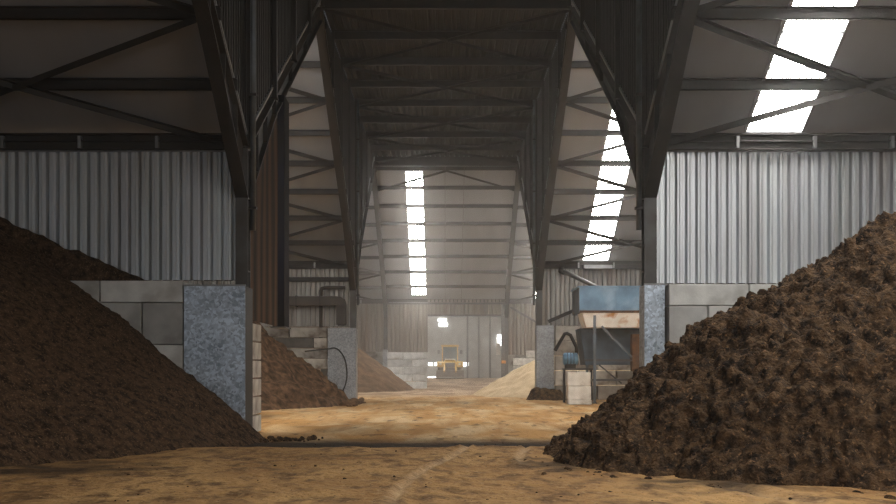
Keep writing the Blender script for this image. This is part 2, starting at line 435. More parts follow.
def frame(s, D, label, cover=True):
    t = empty('steel_portal', (0,0,0)); tag(t, label, 'steel portal', 'Y-shaped steel portals')
    x = s*XF; mb = MB()
    top = ZV-.25
    mb.box(x-.12, x+.12, D-.16, D-.135, 0.02, top).box(x-.12, x+.12, D+.135, D+.16, .02, top).box(x-.015, x+.015, D-.14, D+.14, .02, top)
    for z in (1.5, 3.2, 4.62): mb.box(x-.12, x+.12, D-.14, D+.14, z, z+.02)
    mb.build('column', M['steel_grey'], t)
    MB().box(x-.2, x+.2, D-.26, D+.26, -.03, .02+ramp_z(D)).build('base_plate', M['steel_grey'], t)
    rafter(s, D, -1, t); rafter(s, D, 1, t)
    return t
FL = {(-1,VAL[0]): 'near dark steel Y-frame beside the brown veneer board, rising from the big spangled zinc guard',
      (1,VAL[0]): 'near dark steel Y-frame beside the clumpy dark heap, over the narrow zinc column guard',
      (-1,VAL[1]): 'second steel Y-frame beside the bent brown duct, hazy, over a dull zinc guard',
      (1,VAL[1]): 'second steel Y-frame beside the blue hopper, hazy, with earth round its foot',
      (-1,VAL[2]): 'far hazy steel Y-frame in the end wall beside the low block wall and brown heap',
      (1,VAL[2]): 'far hazy steel Y-frame in the end wall just past the doorway post'}
for (s, D), l in FL.items(): frame(s, D, l)

# steel posts and downpipes on the nave sides
posts = [36.3-HALF+3.375*i for i in range(0, 13)]
for s in (-1, 1):
    for i, d in enumerate(posts):
        D = VAL[0] if d < 36.3 else VAL[1]
        if 63.3-.1 < d or d < 22: continue
        zb = zr(d, D) - .25 + .02
        o = MB().box(-.05,.05,-.06,.06, 0, ZR-zb).box(-.075,.075,-.1,.1,0,.02).build('steel_post', M['steel'])
        o.location = (s*3.83, d, zb)
        wh = 'slender dark post on the rafter, %s along the side above the %s' % (
            ('first','second','third','fourth','fifth','sixth','seventh','eighth','ninth','tenth','eleventh','twelfth')[i], 'brown veneer board' if s < 0 else 'blue hopper')
        tag(o, wh, 'post', 'nave side posts')
    for i, D in enumerate(VAL[:2]):
        o = empty('downpipe', (s*3.74, D-.12, 0))
        MB().tube([(0,0,4.0),(0,0,ZR-.05)], .055, 12).build('pipe', M['pipe'], o, smooth=True)
        for z in (4.4, 6.6, 8.8, 11): MB().box(-.075,.075,-.065,.065,z,z+.05).build('clip', M['steel'], o)
        tag(o, '%s rain downpipe on the %s by the %s' % ('bluish' if i == 0 else 'hazy', 'near frame' if i == 0 else 'second frame',
             {(-1,0):'brown veneer board',(1,0):'corrugated wall over the clumpy heap',(-1,1):'bent brown duct',(1,1):'blue hopper'}[(s,i)]), 'pipe')

# purlins, braces, eave beams -----------------------------------------------
ORD = ('lowest','second','third','fourth','fifth','sixth','seventh','eighth','ninth')
PP = HALF/8.5
def purlin_mesh(L):
    mb = MB(); mb.box(-L/2, L/2, -.012, .012, -.2, 0); mb.box(-L/2, L/2, -.012, .075, -.2, -.18).box(-L/2, L/2, -.075, .012, -.02, 0)
    mb.box(-L/2, L/2, .06, .075, -.2, -.165)
    return mb.mesh('purlin')
LB = XO-3.80
PM = purlin_mesh(LB); PM.materials.append(M['steel']); PMC = purlin_mesh(7.8); PMC.materials.append(M['steel'])
ROOFN = {(-1,0):'plain roof over the smooth brown heap', (1,0):'skylit roof over the clumpy heap',
         (-1,1):'plain hazy roof above the bent brown duct', (1,1):'skylit hazy roof above the blue hopper',
         (-1,2):'farthest roof beside the hazy brown heap', (1,2):'farthest roof beside the sandy heap'}
for i, D in enumerate(VAL):
    for s in (-1, 1):
        for k in range(1, (4, 9, 9)[i]):
            d = D + .10 - PP*k
            o = bpy.data.objects.new('purlin', PM); C.objects.link(o)
            o.location = (s*(3.80+LB/2), d, zr(d, D)-.005)
            tag(o, 'dark purlin under the %s, %s from the wall' % (ROOFN[s,i], (('first',)+ORD[1:])[k-1]), 'purlin', 'roof purlins')
        # zigzag roof braces: at the rafter on even purlins, mid-bay on odd
        for k in range(0, (3, 8, 4)[i]):
            for side in (0, 1):
                xa, xb = (3.95, 7.72) if side == 0 else (11.4, 7.72)
                if side == 1 and i == 2: continue
                p = (xa, k) if k % 2 == 0 else (xb, k); q = (xb, k+1) if k % 2 == 0 else (xa, k+1)
                pts = []
                for x, kk in (p, q):
                    d = D-.05-PP*kk; pts.append((s*x, d, zr(d,D)-.27))
                o = MB().angle(pts[0], pts[1], .11).build('roof_brace', M['steel'])
                tag(o, 'brace under the %s, %s row, %s' % (ROOFN[s,i], ORD[k], 'inner' if side == 0 else 'outer'), 'brace', 'roof braces')
        # eave beam over the corrugated wall
        t = empty('eave_beam', (0,0,0)); mb = MB(); y = D-.16
        xa, xb = sorted((s*4.1, s*XO))
        mb.box(xa, xb, y-.02, y+.0, 5.55, 5.86).box(xa, xb, y-.10, y, 5.83, 5.86).box(xa, xb, y-.10, y, 5.70, 5.715).box(xa, xb, y-.08, y, 5.545, 5.57)
        mb.build('beam', M['steel'], t)
        for b in range(5):
            xx = s*(5.62+1.49*b - (.0 if s > 0 else .05)); MB().box(xx-.03, xx+.03, y-.13, y-.02, 5.57, 5.80).build('bracket', M['trim'], t)
        tag(t, 'dark eave beam along the foot of the %s' % ROOFN[s,i], 'beam', 'eave beams')
    if D == VAL[2]:
        for k in range(0, 9):
            d = D - .02 - PP*k
            o = bpy.data.objects.new('purlin', PMC); C.objects.link(o); o.location = (0, d, zr(d,D)-.005)
            tag(o, 'hazy purlin across the end roof with the central skylight strip, %s from the bottom' % ORD[k], 'purlin', 'end roof purlins')
        for s in (-1, 1):
            d0, d1 = D-.02-PP*8, D-.02-PP*7
            o = MB().angle((0, d0, zr(d0,D)-.25), (s*3.8, d1, zr(d1,D)-.25), .1).build('roof_brace', M['steel'])
            tag(o, 'thin brace high on the end roof, slanting from its middle to the %s side' % ('board' if s < 0 else 'hopper'), 'brace', 'roof braces')
        for x in (-.05, 1.0):
            o = MB().tube([(x, D-.3, zr(D-.3,D)-.23), (x, D-HALF+.4, zr(D-HALF+.4,D)-.23)], .012, 6).build('sag_rod', M['steel_grey'])
            tag(o, 'thin sag rod down the end roof, %s' % ('next to the skylight strip' if x < 0 else 'farther from the skylight strip'), 'rod')
# nave beams and braces
for i in range(0, 9):
    d = 36.3 + 3.375*i; big = i == 8
    o = MB().box(-3.85, 3.85, -.07, .07, -.30 if not big else -.5, -.27).box(-3.85,3.85,-.012,.012,-.3,0).box(-3.85,3.85,-.07,.07,-.03,0).build('nave_beam', M['steel'])
    o.location = (0, d, ZR-.002)
    tag(o, 'dark beam across the flat nave roof, %s counting from the skylit end' % ('edge one','first','second','third','fourth','fifth','sixth','seventh','eighth')[8-i], 'beam', 'nave roof beams')
    if i < 8:
        for s in (-1, 1):
            a = (0, d, ZR-.33) if i % 2 else (s*3.8, d, ZR-.33); b = (s*3.8, d+3.375, ZR-.33) if i % 2 else (0, d+3.375, ZR-.33)
            o = MB().angle(a, b, .1).build('nave_brace', M['steel'])
            tag(o, 'brace under the flat nave roof, %s bay from the skylit end, %s side' % (('first','second','third','fourth','fifth','sixth','seventh','eighth')[7-i], 'board' if s < 0 else 'hopper'), 'brace', 'nave roof braces')

# ------------------------------------------------------------------ partition walls
def cross_wall(nm, s, D, z0, m, xin=4.08):
    xa, xb = sorted((s*xin, s*XW)); y = D-.06
    w = struct(corr_wall('wall_%s' % nm, xa, xb, y, z0, 5.56, m))
    MB().box(xa, xb, y-.03, y+.0, 5.53, 5.58).build('trim', M['trim'], w)
    MB().box(xa, xb, y+.15, y+.21, z0, z0+.12).build('rail', M['steel'], w)
    return w
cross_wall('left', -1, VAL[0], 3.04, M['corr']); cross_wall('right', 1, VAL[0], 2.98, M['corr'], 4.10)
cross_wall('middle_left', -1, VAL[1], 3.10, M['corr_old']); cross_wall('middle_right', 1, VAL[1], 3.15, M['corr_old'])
# end wall with its doorway
D = VAL[2]
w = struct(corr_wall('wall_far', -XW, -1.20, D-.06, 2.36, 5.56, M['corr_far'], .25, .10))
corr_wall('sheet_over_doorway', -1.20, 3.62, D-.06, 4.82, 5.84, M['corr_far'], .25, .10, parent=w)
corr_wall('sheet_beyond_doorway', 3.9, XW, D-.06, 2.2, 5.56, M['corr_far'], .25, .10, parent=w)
MB().box(-1.2, 3.75, D-.12, D+.1, 4.74, 4.84).build('lintel', M['steel_grey'], w)
MB().box(-3.9, 3.9, D-.14, D-.02, 5.50, 5.62).build('rail', M['steel_grey'], w)
# upright concrete panels under the outer part of the end wall
struct(MB().box(-XW, -3.95, D-.2, D+.1, -.05, 2.4).build('wall_far_plinth', M['block_aged']))
struct(MB().box(4.1, XW, D+.05, D+.3, -.05, 2.25).build('wall_far_plinth', M['block_aged']))
# outer walls and last wall
for s, nm in ((-1,'outer_left'),(1,'outer_right')):
    xa, xb = sorted((s*XW, s*(XW+.1)))
    struct(MB().box(xa, xb, -4.2, 104, -.1, ZR+.3).build('wall_%s' % nm, M['corr_old']))
def end_wall():
    mb = MB(); z = .0
    while z < 6.4:                            # horizontal boards, each leaning out a little
        for xa, xb in ((-XW, 1.9), (1.9, XW)):
            zz = min(z+.62, 6.4); o = 0 if xa < 0 else .05
            mb.add([(xa,103.9+o,z),(xb,103.9+o,z),(xb,103.8+o,zz),(xa,103.8+o,zz),(xa,104,z),(xb,104,z),(xb,104,zz),(xa,104,zz)],
                   [(0,1,2,3),(4,7,6,5),(0,4,5,1),(3,2,6,7),(0,3,7,4),(1,5,6,2)])
        z += .62
    w = struct(mb.build('wall_end', M['siding']))
    for x in (1.9, 2.9, 3.9): MB().box(x-.08, x+.08, 103.6, 103.8, .4, 6).build('stud', M['steel_grey'], w)
    return w
end_wall()
for xa, xb, za, zb in ((-1.55,-1.22,1.55,1.80),(-1.0,-.70,1.55,1.80),(1.42,2.0,1.50,1.80),(-1.6,-.9,.47,.56),(4.55,4.95,3.3,4.3),(-.62,.12,5.02,5.32),(-.72,.05,5.48,5.70)):
    WIN[0] += 1
    struct(MB().box(xa, xb, 103.70, 103.76, za, zb).build('window_%d' % WIN[0], M['slot']))

# ------------------------------------------------------------------ blocks
def block(x0, x1, y0, y1, z0, z1, m, label, group):
    g = .013 if y0 < 45 else .03
    o = MB().box(x0+g-(x0+x1)/2, x1-g-(x0+x1)/2, y0-(y0+y1)/2+g, y1-(y0+y1)/2-g, 0, z1-z0-g*(1 if y0 < 60 else 1.4)).build('concrete_block', M[m], bevel=.018)
    o.location = ((x0+x1)/2, (y0+y1)/2, z0); return tag(o, label, 'concrete block', group)
CO = ('bottom','second','third','top')
# near walls
def near_blocks(s, rows, m, gname):
    for ri, (z0, z1, joints) in enumerate(rows):
        for ji, (a, b) in enumerate(zip(joints, joints[1:])):
            x0, x1 = sorted((s*a, s*b))
            h = ('bottom','third','second','top')[ri] if 0 else ('bottom','lower middle','upper middle','top')[ri]
            block(x0, x1, VAL[0]-.62, VAL[0]+.18, z0, z1, m,
                  '%s grey block, %s course behind the %s, %s from the guard' % ('thin' if ri == 3 else ('short' if b-a < 1 else 'long'), h, SIDE[s], ('first','second','third','fourth','fifth')[ji]), gname)
near_blocks(-1, [(0,.98,(4.98,6.58,8.18,9.78)), (.98,1.78,(4.98,6.58,8.18,9.78)), (1.78,2.58,(4.98,5.77,7.37,8.97)), (2.58,3.0,(4.98,6.57,8.17,9.77))], 'block', 'blocks of the wall behind the brown heap')
near_blocks(1, [(0,.92,(4.22,5.02,6.62,8.22)), (.92,1.72,(4.22,5.82,7.42)), (1.72,2.52,(4.22,4.97,6.57,8.17)), (2.52,2.93,(4.22,5.75,7.35,8.95))], 'block', 'blocks of the wall behind the dark heap')
# stack of flat blocks running along the nave under the veneer board
nm3 = ('first','second','third')
for r in range(6):
    z = .02+.372*r
    js = (22.98, 24.42) if r % 2 == 0 else (22.98, 23.7, 24.42)
    for ji, (a, b) in enumerate(zip(js, js[1:])):
        block(-4.55, -3.84, a, b, z, z+.355, 'block_pale',
              'pale %s block in the stack under the veneer board, %s course' % ('flat' if r % 2 == 0 else ('front short', 'rear short')[ji], ('bottom','second','third','fourth','fifth','top')[r]), 'flat blocks under the veneer board')
# middle left wall, uneven courses with gaps
rows = 7; rz = 3.06/7
for r in range(rows):
    z = rz*r; x = -4.98; ji = 0; off = (0, .8, .3, 1.0, 0, .6, 0)[r]
    while x > -9.5:
        wdt = 1.6 if not (ji == 0 and off) else off if off else 1.6
        xx = x - wdt
        fwd = (0, .05, -.06, .1, .0, .12, -.03)[(r*3+ji*2) % 7]
        mm = 'block_dark' if (r, ji) in ((2,0),(4,2),(5,1)) else 'block_aged'
        block(xx, x, VAL[1]-.72+fwd, VAL[1]-.08, z, z+rz, mm,
              '%s flat block under the bent brown duct, %s course, %s from the guard' % ('blackened' if mm == 'block_dark' else 'dirty', ('bottom','second','third','fourth','fifth','sixth','top')[r], ('first','second','third','fourth')[min(3,ji)]), 'blocks of the wall behind the reddish heap')
        x = xx; ji += 1
# middle right wall (behind the hopper)
for r in range(5):
    z = .62*r; js = (4.57, 5.55, 7.15, 8.75, 10.35) if r % 2 else (4.57, 6.35, 7.95, 9.55, 11.1)
    for ji, (a, b) in enumerate(zip(js, js[1:])):
        block(a, b, VAL[1]-.7, VAL[1]-.08, z, z+.62, 'block_aged',
              'dirty concrete block in the wall behind the hopper, %s course, %s from the column' % (('bottom','second','third','fourth','top')[r], ('first','second','third','fourth')[ji]), 'blocks of the wall behind the hopper')
# two (and a half) whitish blocks stacked in front
for k, (za, zb) in enumerate(((0,.18),(.18,.68),(.68,1.18))):
    block(4.46-.02*k, 5.32-.02*k, 42.6, 43.4, za, zb, 'block_white', ('thin','stained','clean-topped')[k] + ' whitish block beside the hopper leg, %s of three' % ('bottom','middle','topmost')[k], 'whitish blocks beside the hopper')
# far low wall, left of the doorway, and the far stack beyond the column
for r in range(5):
    z = .475*r; js = (1.22, 2.2, 3.95) if r % 2 else (1.22, 2.75, 3.95)
    for ji, (a, b) in enumerate(zip(js, js[1:])):
        block(-b, -a, D-.9, D-.15, z, z+.475, 'block', 'hazy pale block beside the far doorway, %s course, %s the doorway' % (('bottom','second','third','fourth','top')[r], ('next to','away from')[ji]), 'blocks beside the far doorway')
for r in range(5):
    js = (4.35, 6.0, 7.6) if r % 2 else (4.35, 5.2, 6.8, 8.0)
    if r == 4: js = (5.2, 6.5)
    for ji, (a, b) in enumerate(zip(js, js[1:])):
        block(a, b, D-.9, D-.2, .5*r, .5*r+.5, 'block_pale' if r > 1 else 'block_aged', 'pale hazy block above the sandy heap, %s course, %s from the far column' % (('bottom','second','third','fourth','lone top')[r], nm3[ji]), 'blocks behind the sandy heap')

# column guards: folded zinc covers round the column feet
def guard(x0, x1, y0, y1, z1, m, label, z0=0.0):
    t = empty('column_guard', ((x0+x1)/2, (y0+y1)/2, z0)); w = (x1-x0)/2; dd = (y1-y0)/2
    MB().box(-w, w, -dd, -dd+.012, 0, z1).build('front_sheet', M[m], t, bevel=.003)
    sd = MB().box(-w, -w+.012, -dd+.013, dd, 0, z1).build('side_sheet', M[m], t)
    MB().box(w-.012, w, -dd+.013, dd, 0, z1).build('side_sheet', M['steel'] if m == 'galv' else M[m], t)
    MB().box(-w-.01, w+.01, -dd-.012, -dd+.02, z1, z1+.03).build('folded_edge', M['trim'], t)
    tag(t, label, 'column guard', 'zinc column guards'); return t
guard(-4.96, -3.80, VAL[0]-.66, VAL[0]+.20, 2.88, 'galv', 'wide bright spangled zinc guard standing at the edge of the smooth brown heap')
guard(3.80, 4.19, VAL[0]-.40, VAL[0]+.20, 2.92, 'galv', 'narrow streaked zinc guard rising behind the clumpy dark heap')
guard(-4.96, -3.78, VAL[1]-.75, VAL[1]+.2, 2.98, 'galv_dull', 'dull zinc guard with a black hose looped in front, beside the reddish heap')
guard(3.80, 4.55, VAL[1]-.60, VAL[1]+.2, 3.1, 'galv_dull', 'dull grey guard with a dark earthy foot between the sandy heap and the hopper')
guard(3.62, 3.84, D-.35, D+.1, 4.75, 'grille', 'tall thin dark guard on the far doorway edge with an orange box on it')
guard(-4.1, -3.8, D-.98, D-.2, 2.5, 'galv_dull', 'hazy thin guard at the end of the low block wall')
MB_f = MB()

# ------------------------------------------------------------------ heaps
def puff(p, sc, o=0): return abs(noise.noise(Vector(p)*sc + Vector((o, o*.7, o*1.3))))
def heap(name, m, x0, x1, y0, y1, step, f, lump, label, shift=0, tilt=0, kind=None):
    nx = int((x1-x0)/step)+1; ny = int((y1-y0)/step)+1
    P = [[None]*nx for _ in range(ny)]
    vs = []; idx = {}; fs = []
    for j in range(ny):
        for i in range(nx):
            x, y = x0+i*step, y0+j*step; h = f(x, y)
            P[j][i] = h
    def vert(i, j):
        k = (i, j)
        if k not in idx:
            x, y = x0+i*step, y0+j*step; h = P[j][i]; p = Vector((x, y, h*.6))
            l = lump(p) * max(0, min(1, (h+.35)/.7))
            gx = (f(x+.2, y)-f(x-.2, y))/.4; gy = (f(x, y+.2)-f(x, y-.2))/.4
            n = Vector((-gx, -gy, 1)).normalized()
            q = Vector((x, y, h)) + n*l
            if shift: q += Vector((noise.noise(p*2.1+Vector((5,0,0))), noise.noise(p*2.1+Vector((0,9,0))), 0))*shift*max(0,min(1,h+.1))
            q.y = min(q.y, y1)
            idx[k] = len(vs); vs.append(q)
        return idx[k]
    for j in range(ny-1):
        for i in range(nx-1):
            hs = (P[j][i], P[j][i+1], P[j+1][i+1], P[j+1][i])
            if max(hs) < -.12: continue
            fs.append((vert(i,j), vert(i+1,j), vert(i+1,j+1), vert(i,j+1)))
    me = bpy.data.meshes.new(name); me.from_pydata(vs, [], fs)
    for p in me.polygons: p.use_smooth = True
    me.materials.append(m); o = bpy.data.objects.new(name, me); C.objects.link(o)
    return tag(o, label, 'heap', kind=kind)
def cone(cx, cy, b, Rr, k, q=0, wob=.35, ws=.5, top=None, seed=0):
    def f(x, y):
        r = math.hypot(x-cx, (y-cy)*b); s = Rr - r + wob*noise.noise((x*ws+seed, y*ws, seed))
        z = k*s - q*s*s if s > 0 else k*s
        if top is not None and z > top-.5:
            z = top-.5 + .5*(1-math.exp(-(z-top+.5)/.5))
        return z
    return f
heap('peat_heap', M['peat_brown'], -13, -3.1, 12.2, VAL[0]-.63, .05, cone(-10.5, 22, .73, 7.1, .84, .012, .2, .6, 4.3),
     lambda p: .07*noise.noise(p*.9)+.06*puff(p,2.2)+.05*puff(p,5,3)+.03*noise.noise(p*11),
     'smooth dark brown peat heap leaning against the block wall and wide zinc guard')
heap('peat_heap', M['peat_dark'], .8, 14.5, 9.5, VAL[0]-.63, .030, cone(9.0, 16.6, 1.3, 7.75, .86, .036, .3, .7, 5.2, 4),
     lambda p: .12*noise.noise(p*.7)+.26*puff(p,1.3)+.17*puff(p,3.0,3)+.17*puff(p,5.5,7)+.11*puff(p,10.5,5)-.20,
     'big clumpy dark peat heap spilling onto the floor before the narrow zinc guard', shift=.12)
# peat lying on the ledge of the block wall, pressed against the corrugated sheet
heap('peat_drift', M['peat_brown'], -11.4, -5.3, VAL[0]-.60, VAL[0]-.085, .04,
     lambda x, y: min(3.0 + max(-.35, -(x+5.55))*.42 - (VAL[0]-y)*.3 + .08*noise.noise((x*2.5,y*3,1)), 2.9+(y-VAL[0]+.55)*6),
     lambda p: .06*puff(p,3)+.03*puff(p,8)-.06, 'dark peat drift lying on the block ledge against the corrugated wall')
heap('peat_heap', M['peat_red'], -14, -3.2, 33.5, VAL[1]-.75, .09, cone(-10.5, 44, .70, 6.85, .80, 0, .5, .5, 4.2, 8),
     lambda p: .14*noise.noise(p*.6)+.35*puff(p,.9)+.2*puff(p,2.2,3)+.09*puff(p,6)-.12, 'reddish brown heap between the pale block stack and the second zinc guard')
heap('peat_heap', M['peat_tan'], -16, -1.5, 61, VAL[2]-.9, .16, cone(-9, 71.5, .75, 7.0, .74, 0, .4, .4, 3.9, 11),
     lambda p: .15*noise.noise(p*.5)+.15*puff(p,1.1)+.05*puff(p,4), 'hazy brown heap seen past the second frame, by the low far block wall')
heap('sand_heap', M['sand'], .8, 12.5, 51.5, VAL[2]-8, .12, cone(7.0, 58.5, .85, 5.75, .53, 0, .3, .4, 3.0, 13),
     lambda p: .1*noise.noise(p*.5)+.10*puff(p,1.3)+.04*puff(p,4), 'pale sandy heap beside the second column, in front of the far doorway')
# earth banked round the foot of the second column
heap('earth_mound', M['peat_dark'], 3.2, 5.3, 48.2, 50.3, .05, lambda x, y: min(.42, 1.5-1.9*math.hypot((x-4.2)*.95, (y-49.2)*.9))+.08*noise.noise((x*2,y*2,0)),
     lambda p: .08*puff(p,3), 'small dark earth mound round the foot of the second column')

def crumbs(label, pts, rr, m, sd):
    rnd = random.Random(sd); bm = bmesh.new()
    for x, y, z in pts:
        r = rnd.uniform(*rr)*rnd.choice((1,1,.6,.5,1.3)); mt = Matrix.Translation((x, y, z+r*.35)) @ Matrix.Rotation(rnd.uniform(0,6.3),4,'Z') @ Matrix.Diagonal((rnd.uniform(.8,1.4), rnd.uniform(.8,1.2), rnd.uniform(.6,.9), 1))
        res = bmesh.ops.create_icosphere(bm, subdivisions=2, radius=r, matrix=mt)
        for v in res['verts']:
            c = Vector((x, y, z)); v.co += (v.co-c).normalized()*r*.5*noise.noise(v.co*(.6/r))
    me = bpy.data.meshes.new('peat_crumbs'); bm.to_mesh(me); bm.free()
    me.materials.append(m); o = bpy.data.objects.new('peat_crumbs', me); C.objects.link(o)
    return tag(o, label, 'crumbs', kind='stuff')
rnd = random.Random(3); pts = []
for _ in range(150):
    t = rnd.random(); a = R(100+ 75*t); r = 7.8+rnd.expovariate(4)
    pts.append((9.0-r*math.sin(a-R(90))*0 + r*math.cos(R(180)+ (t*1.35)), 16.6 - r*math.sin(t*1.35)/1.3, .05))
crumbs('loose peat crumbs along the foot of the clumpy dark heap', [p for p in pts if p[0] < 8], (.012,.035), M['peat_dark'], 1)
pts = [(-3.55+rnd.gauss(.45,.4), 21.5+rnd.gauss(0,.25), .0) for _ in range(90)]
crumbs('line of dark crumbs on the floor before the pale block stack', pts, (.015,.05), M['peat_dark'], 2)
pts = [(-4.6+rnd.random()*1.6, 40.5+rnd.random()*5.5, .0) for _ in range(60)]
crumbs('brown clods at the edge of the reddish heap', [p for p in pts if p[0] < -3.1-.25*(p[1]-40)*0], (.06,.2), M['peat_red'], 4)
pts = [(rnd.uniform(-4.5,3.5), rnd.uniform(11,20), .06) for _ in range(160)]
crumbs('scattered small crumbs on the ochre earth floor', pts, (.006,.018), M['peat_dark'], 5)

# ------------------------------------------------------------------ veneer board and its post
def ply_board():
    a0, a1 = 22.98, 27.2; bot = 2.30
    T = lambda d: (4.62 + (zr(VAL[0]+3.7,VAL[0])-.67-4.62)*min(1,(d-VAL[0]-.12)/3.58) if d < VAL[0]+3.7 else zr(d,VAL[0])-.67) - .06
    o = MB().prism_x([(a0,bot),(a1,bot),(a1,T(a1)),(VAL[0]+3.7,T(VAL[0]+3.7)),(a0,T(a0))], -.02, .02).build('veneer_board', M['ply'])
    o.location.x = -3.93
    return tag(o, 'tall brown wood-grained board hanging below the rafter behind the near frame', 'board')
ply_board()
t = empty('square_post', (-3.93, 27.85, 2.27))
top = zr(27.85, VAL[0])-.70-2.27
MB().box(-.14,.14,-.42,.42,.03,top).build('shaft', M['postblue'], t, bevel=.01)
MB().box(-.18,.18,-.46,.46,0,.03).build('foot_plate', M['steel_grey'], t)
tag(t, 'broad dark post with a bluish lower end beside the brown veneer board', 'post')

# ------------------------------------------------------------------ bent duct, hose (middle left)
t = empty('bent_duct', (0,0,0)); y = VAL[1]-.42
MB().box(-7.0,-4.62,y-.2,y+.2,3.95,4.35).build('run', M['duct'], t, bevel=.02)
MB().box(-4.62,-4.22,y-.2,y+.2,3.16,4.02).build('drop', M['duct'], t, bevel=.02)
MB().prism_y([(-4.62,4.35),(-4.62,3.95),(-4.62,4.02),(-4.22,4.02),(-4.27,4.22),(-4.42,4.32)], y-.2, y+.2).build('elbow', M['duct'], t)
MB().box(-7.05,-6.75,y-.2,y+.2,3.0,5.5).build('riser', M['duct'], t, bevel=.02)
for x in (-6.3, -5.3): MB().box(x-.03,x+.03,y-.23,y+.23,3.92,4.38).build('flange', M['steel'], t)
tag(t, 'brown boxy duct bending down against the hazy corrugated wall', 'duct')
t = MB().tube([(-5.28,y-.05,2.2),(-5.28,y-.05,4.55),(-5.24,y-.05,4.68),(-5.1,y-.05,4.72),(-4.25,y-.05,4.72)], .075, 8).build('thin_pipe', M['duct'], smooth=True)
tag(t, 'thin dark pipe rising behind the bent duct and turning sideways', 'pipe')
MB().box(-7,-4.1,y+.2,y+.34,5.0,5.18).build('wall_rail', M['steel'])
tag(bpy.data.objects['wall_rail'], 'dark rail across the top of the corrugated wall behind the duct', 'rail')
hp = []
for i in range(25):
    a = R(120 - 190*i/24); hp.append((-4.72+.60*math.cos(a)*.95, VAL[1]-.80-.05*math.sin(i), 1.12+1.05*math.sin(a)))
hp = [(-5.9,VAL[1]-.9,2.02),(-5.4,VAL[1]-.95,2.08)] + hp[2:] + [(-4.33,VAL[1]-.9,.06)]
o = MB().tube(hp, .028, 8).build('hose', M['rubber'], smooth=True); tag(o, 'black hose looping down in front of the dull zinc guard', 'hose')

# ------------------------------------------------------------------ hopper (middle right)
t = empty('feed_hopper', (0,0,0)); yh = 43.6
def hopper():
    x0, x1, ya, yb, z0, z1 = 5.02, 9.2, yh+.4, yh+2.9, 3.42, 4.36
    w = .05
    MB().box(x0,x1,ya,ya+w,z0,z1).build('front_panel', M['blue'], t)
    MB().box(x0,x0+w,ya+w,yb,z0,z1).build('side_panel', M['blue_dark'], t)
    MB().box(x1-w,x1,ya+w,yb,z0,z1).build('side_panel', M['blue_dark'], t)
    MB().box(x0,x1,yb,yb+w,z0,z1).build('rear_panel', M['blue_dark'], t)
    r = MB().box(x0-.05,x1+.05,ya-.05,ya+.02,z1,z1+.06); r.box(x0-.05,x0+.02,ya,yb,z1,z1+.06).build('rim', M['blue'], t)
    for x in (6.4, 7.8): MB().box(x-.03,x+.03,ya-.03,ya,z0,z1).build('rib', M['blue'], t)
    MB().add([(x0+.10,ya-.12,z0+.0),(x1,ya-.12,z0+.0),(x1,ya-.02,2.86),(x0+.26,ya-.02,2.86),(x0+.10,ya+1.6,z0),(x1,ya+1.6,z0),(x1,ya+1.5,2.86),(x0+.26,ya+1.5,2.86)],
             [(0,1,2,3),(4,7,6,5),(0,4,5,1),(3,2,6,7),(0,3,7,4),(1,5,6,2)]).build('chute', M['cream'], t)
    MB().box(x0,x1,ya-.14,ya-.02,z0-.02,z0+.07).build('chute_lip', M['rust'], t)
    # tank behind and below
    MB().add([(5.35,ya+.9,1.45),(9,ya+.9,1.45),(9,ya+.9,2.85),(5.15,ya+.9,2.85),(5.35,ya+2.6,1.45),(9,ya+2.6,1.45),(9,ya+2.6,2.85),(5.15,ya+2.6,2.85)],
             [(0,1,2,3),(4,7,6,5),(0,4,5,1),(3,2,6,7),(0,3,7,4),(1,5,6,2)]).build('lower_tank', M['blue_dark'], t)
    for x in (5.58, 8.6):
        for y in (ya-.05, yb-.2): MB().box(x-.05,x+.05,y-.05,y+.05,0.02,z0).box(x-.09,x+.09,y-.09,y+.09,0,.03).build('leg', M['pipe'], t)
    for z in (1.62, .88): MB().box(5.2,8.65,ya-.07,ya-.01,z-.04,z+.04).build('cross_rail', M['steel_grey'], t)
    MB().bar((5.85,ya-.03,2.9),(7.1,ya-.03,1.62),.06,.07).build('brace', M['pipe'], t)
    MB().bar((5.75,ya-.03,1.45),(6.6,ya-.03,.75),.05,.05).build('brace', M['steel'], t)
    MB().box(7.0,7.35,ya-.08,ya+.4,1.2,2.6).build('control_post', M['rust'], t)
hopper()
tag(t, 'blue steel feed hopper on legs with a cream rust-streaked chute', 'hopper')
t = empty('drive_motor', (4.80, 45.2, 1.68))
MB().tube([(-.28,0,0),(-.24,0,0),(.26,0,0),(.30,0,0)], [.18,.24,.24,.16], 20).build('housing', M['blue_shine'], t, smooth=True)
for x in (-.12, 0, .12): MB().tube([(x-.012,0,0),(x+.012,0,0)], .262, 20).build('fin', M['blue_dark'], t)
MB().box(-.2,.2,-.15,.15,-.36,-.2).build('foot', M['steel'], t)
tag(t, 'shiny blue round motor beside the hopper tank', 'motor')
t = empty('motor_stand', (4.80, 45.2, 0))
MB().box(-.3,.9,-.25,.25,1.26,1.32).build('shelf', M['steel_grey'], t)
for x in (-.24, .80): MB().box(x-.03,x+.03,-.2,.2,0,1.26).build('leg', M['steel'], t)
tag(t, 'dark steel stand carrying the blue motor', 'stand')
o = MB().tube([(4.55,48.85,2.05),(4.95,48.85,2.75),(5.05,48.85,2.78),(5.2,48.85,2.7),(5.45,48.85,2.2),(5.45,48.85,1.9)], .075, 8).build('bent_pipe', M['steel'], smooth=True)
tag(o, 'dark bent pipe shaped like a chevron on the blocks behind the motor', 'pipe')
t = empty('conveyor_pipe', (0,0,0))
MB().tube([(4.85,49.3,5.45),(6.6,47.2,4.35)], .09, 10).build('tube', M['steel_grey'], t, smooth=True)
MB().tube([(4.83,49.32,5.46),(4.95,49.18,5.39)], .14, 10).build('collar', M['steel'], t, smooth=True)
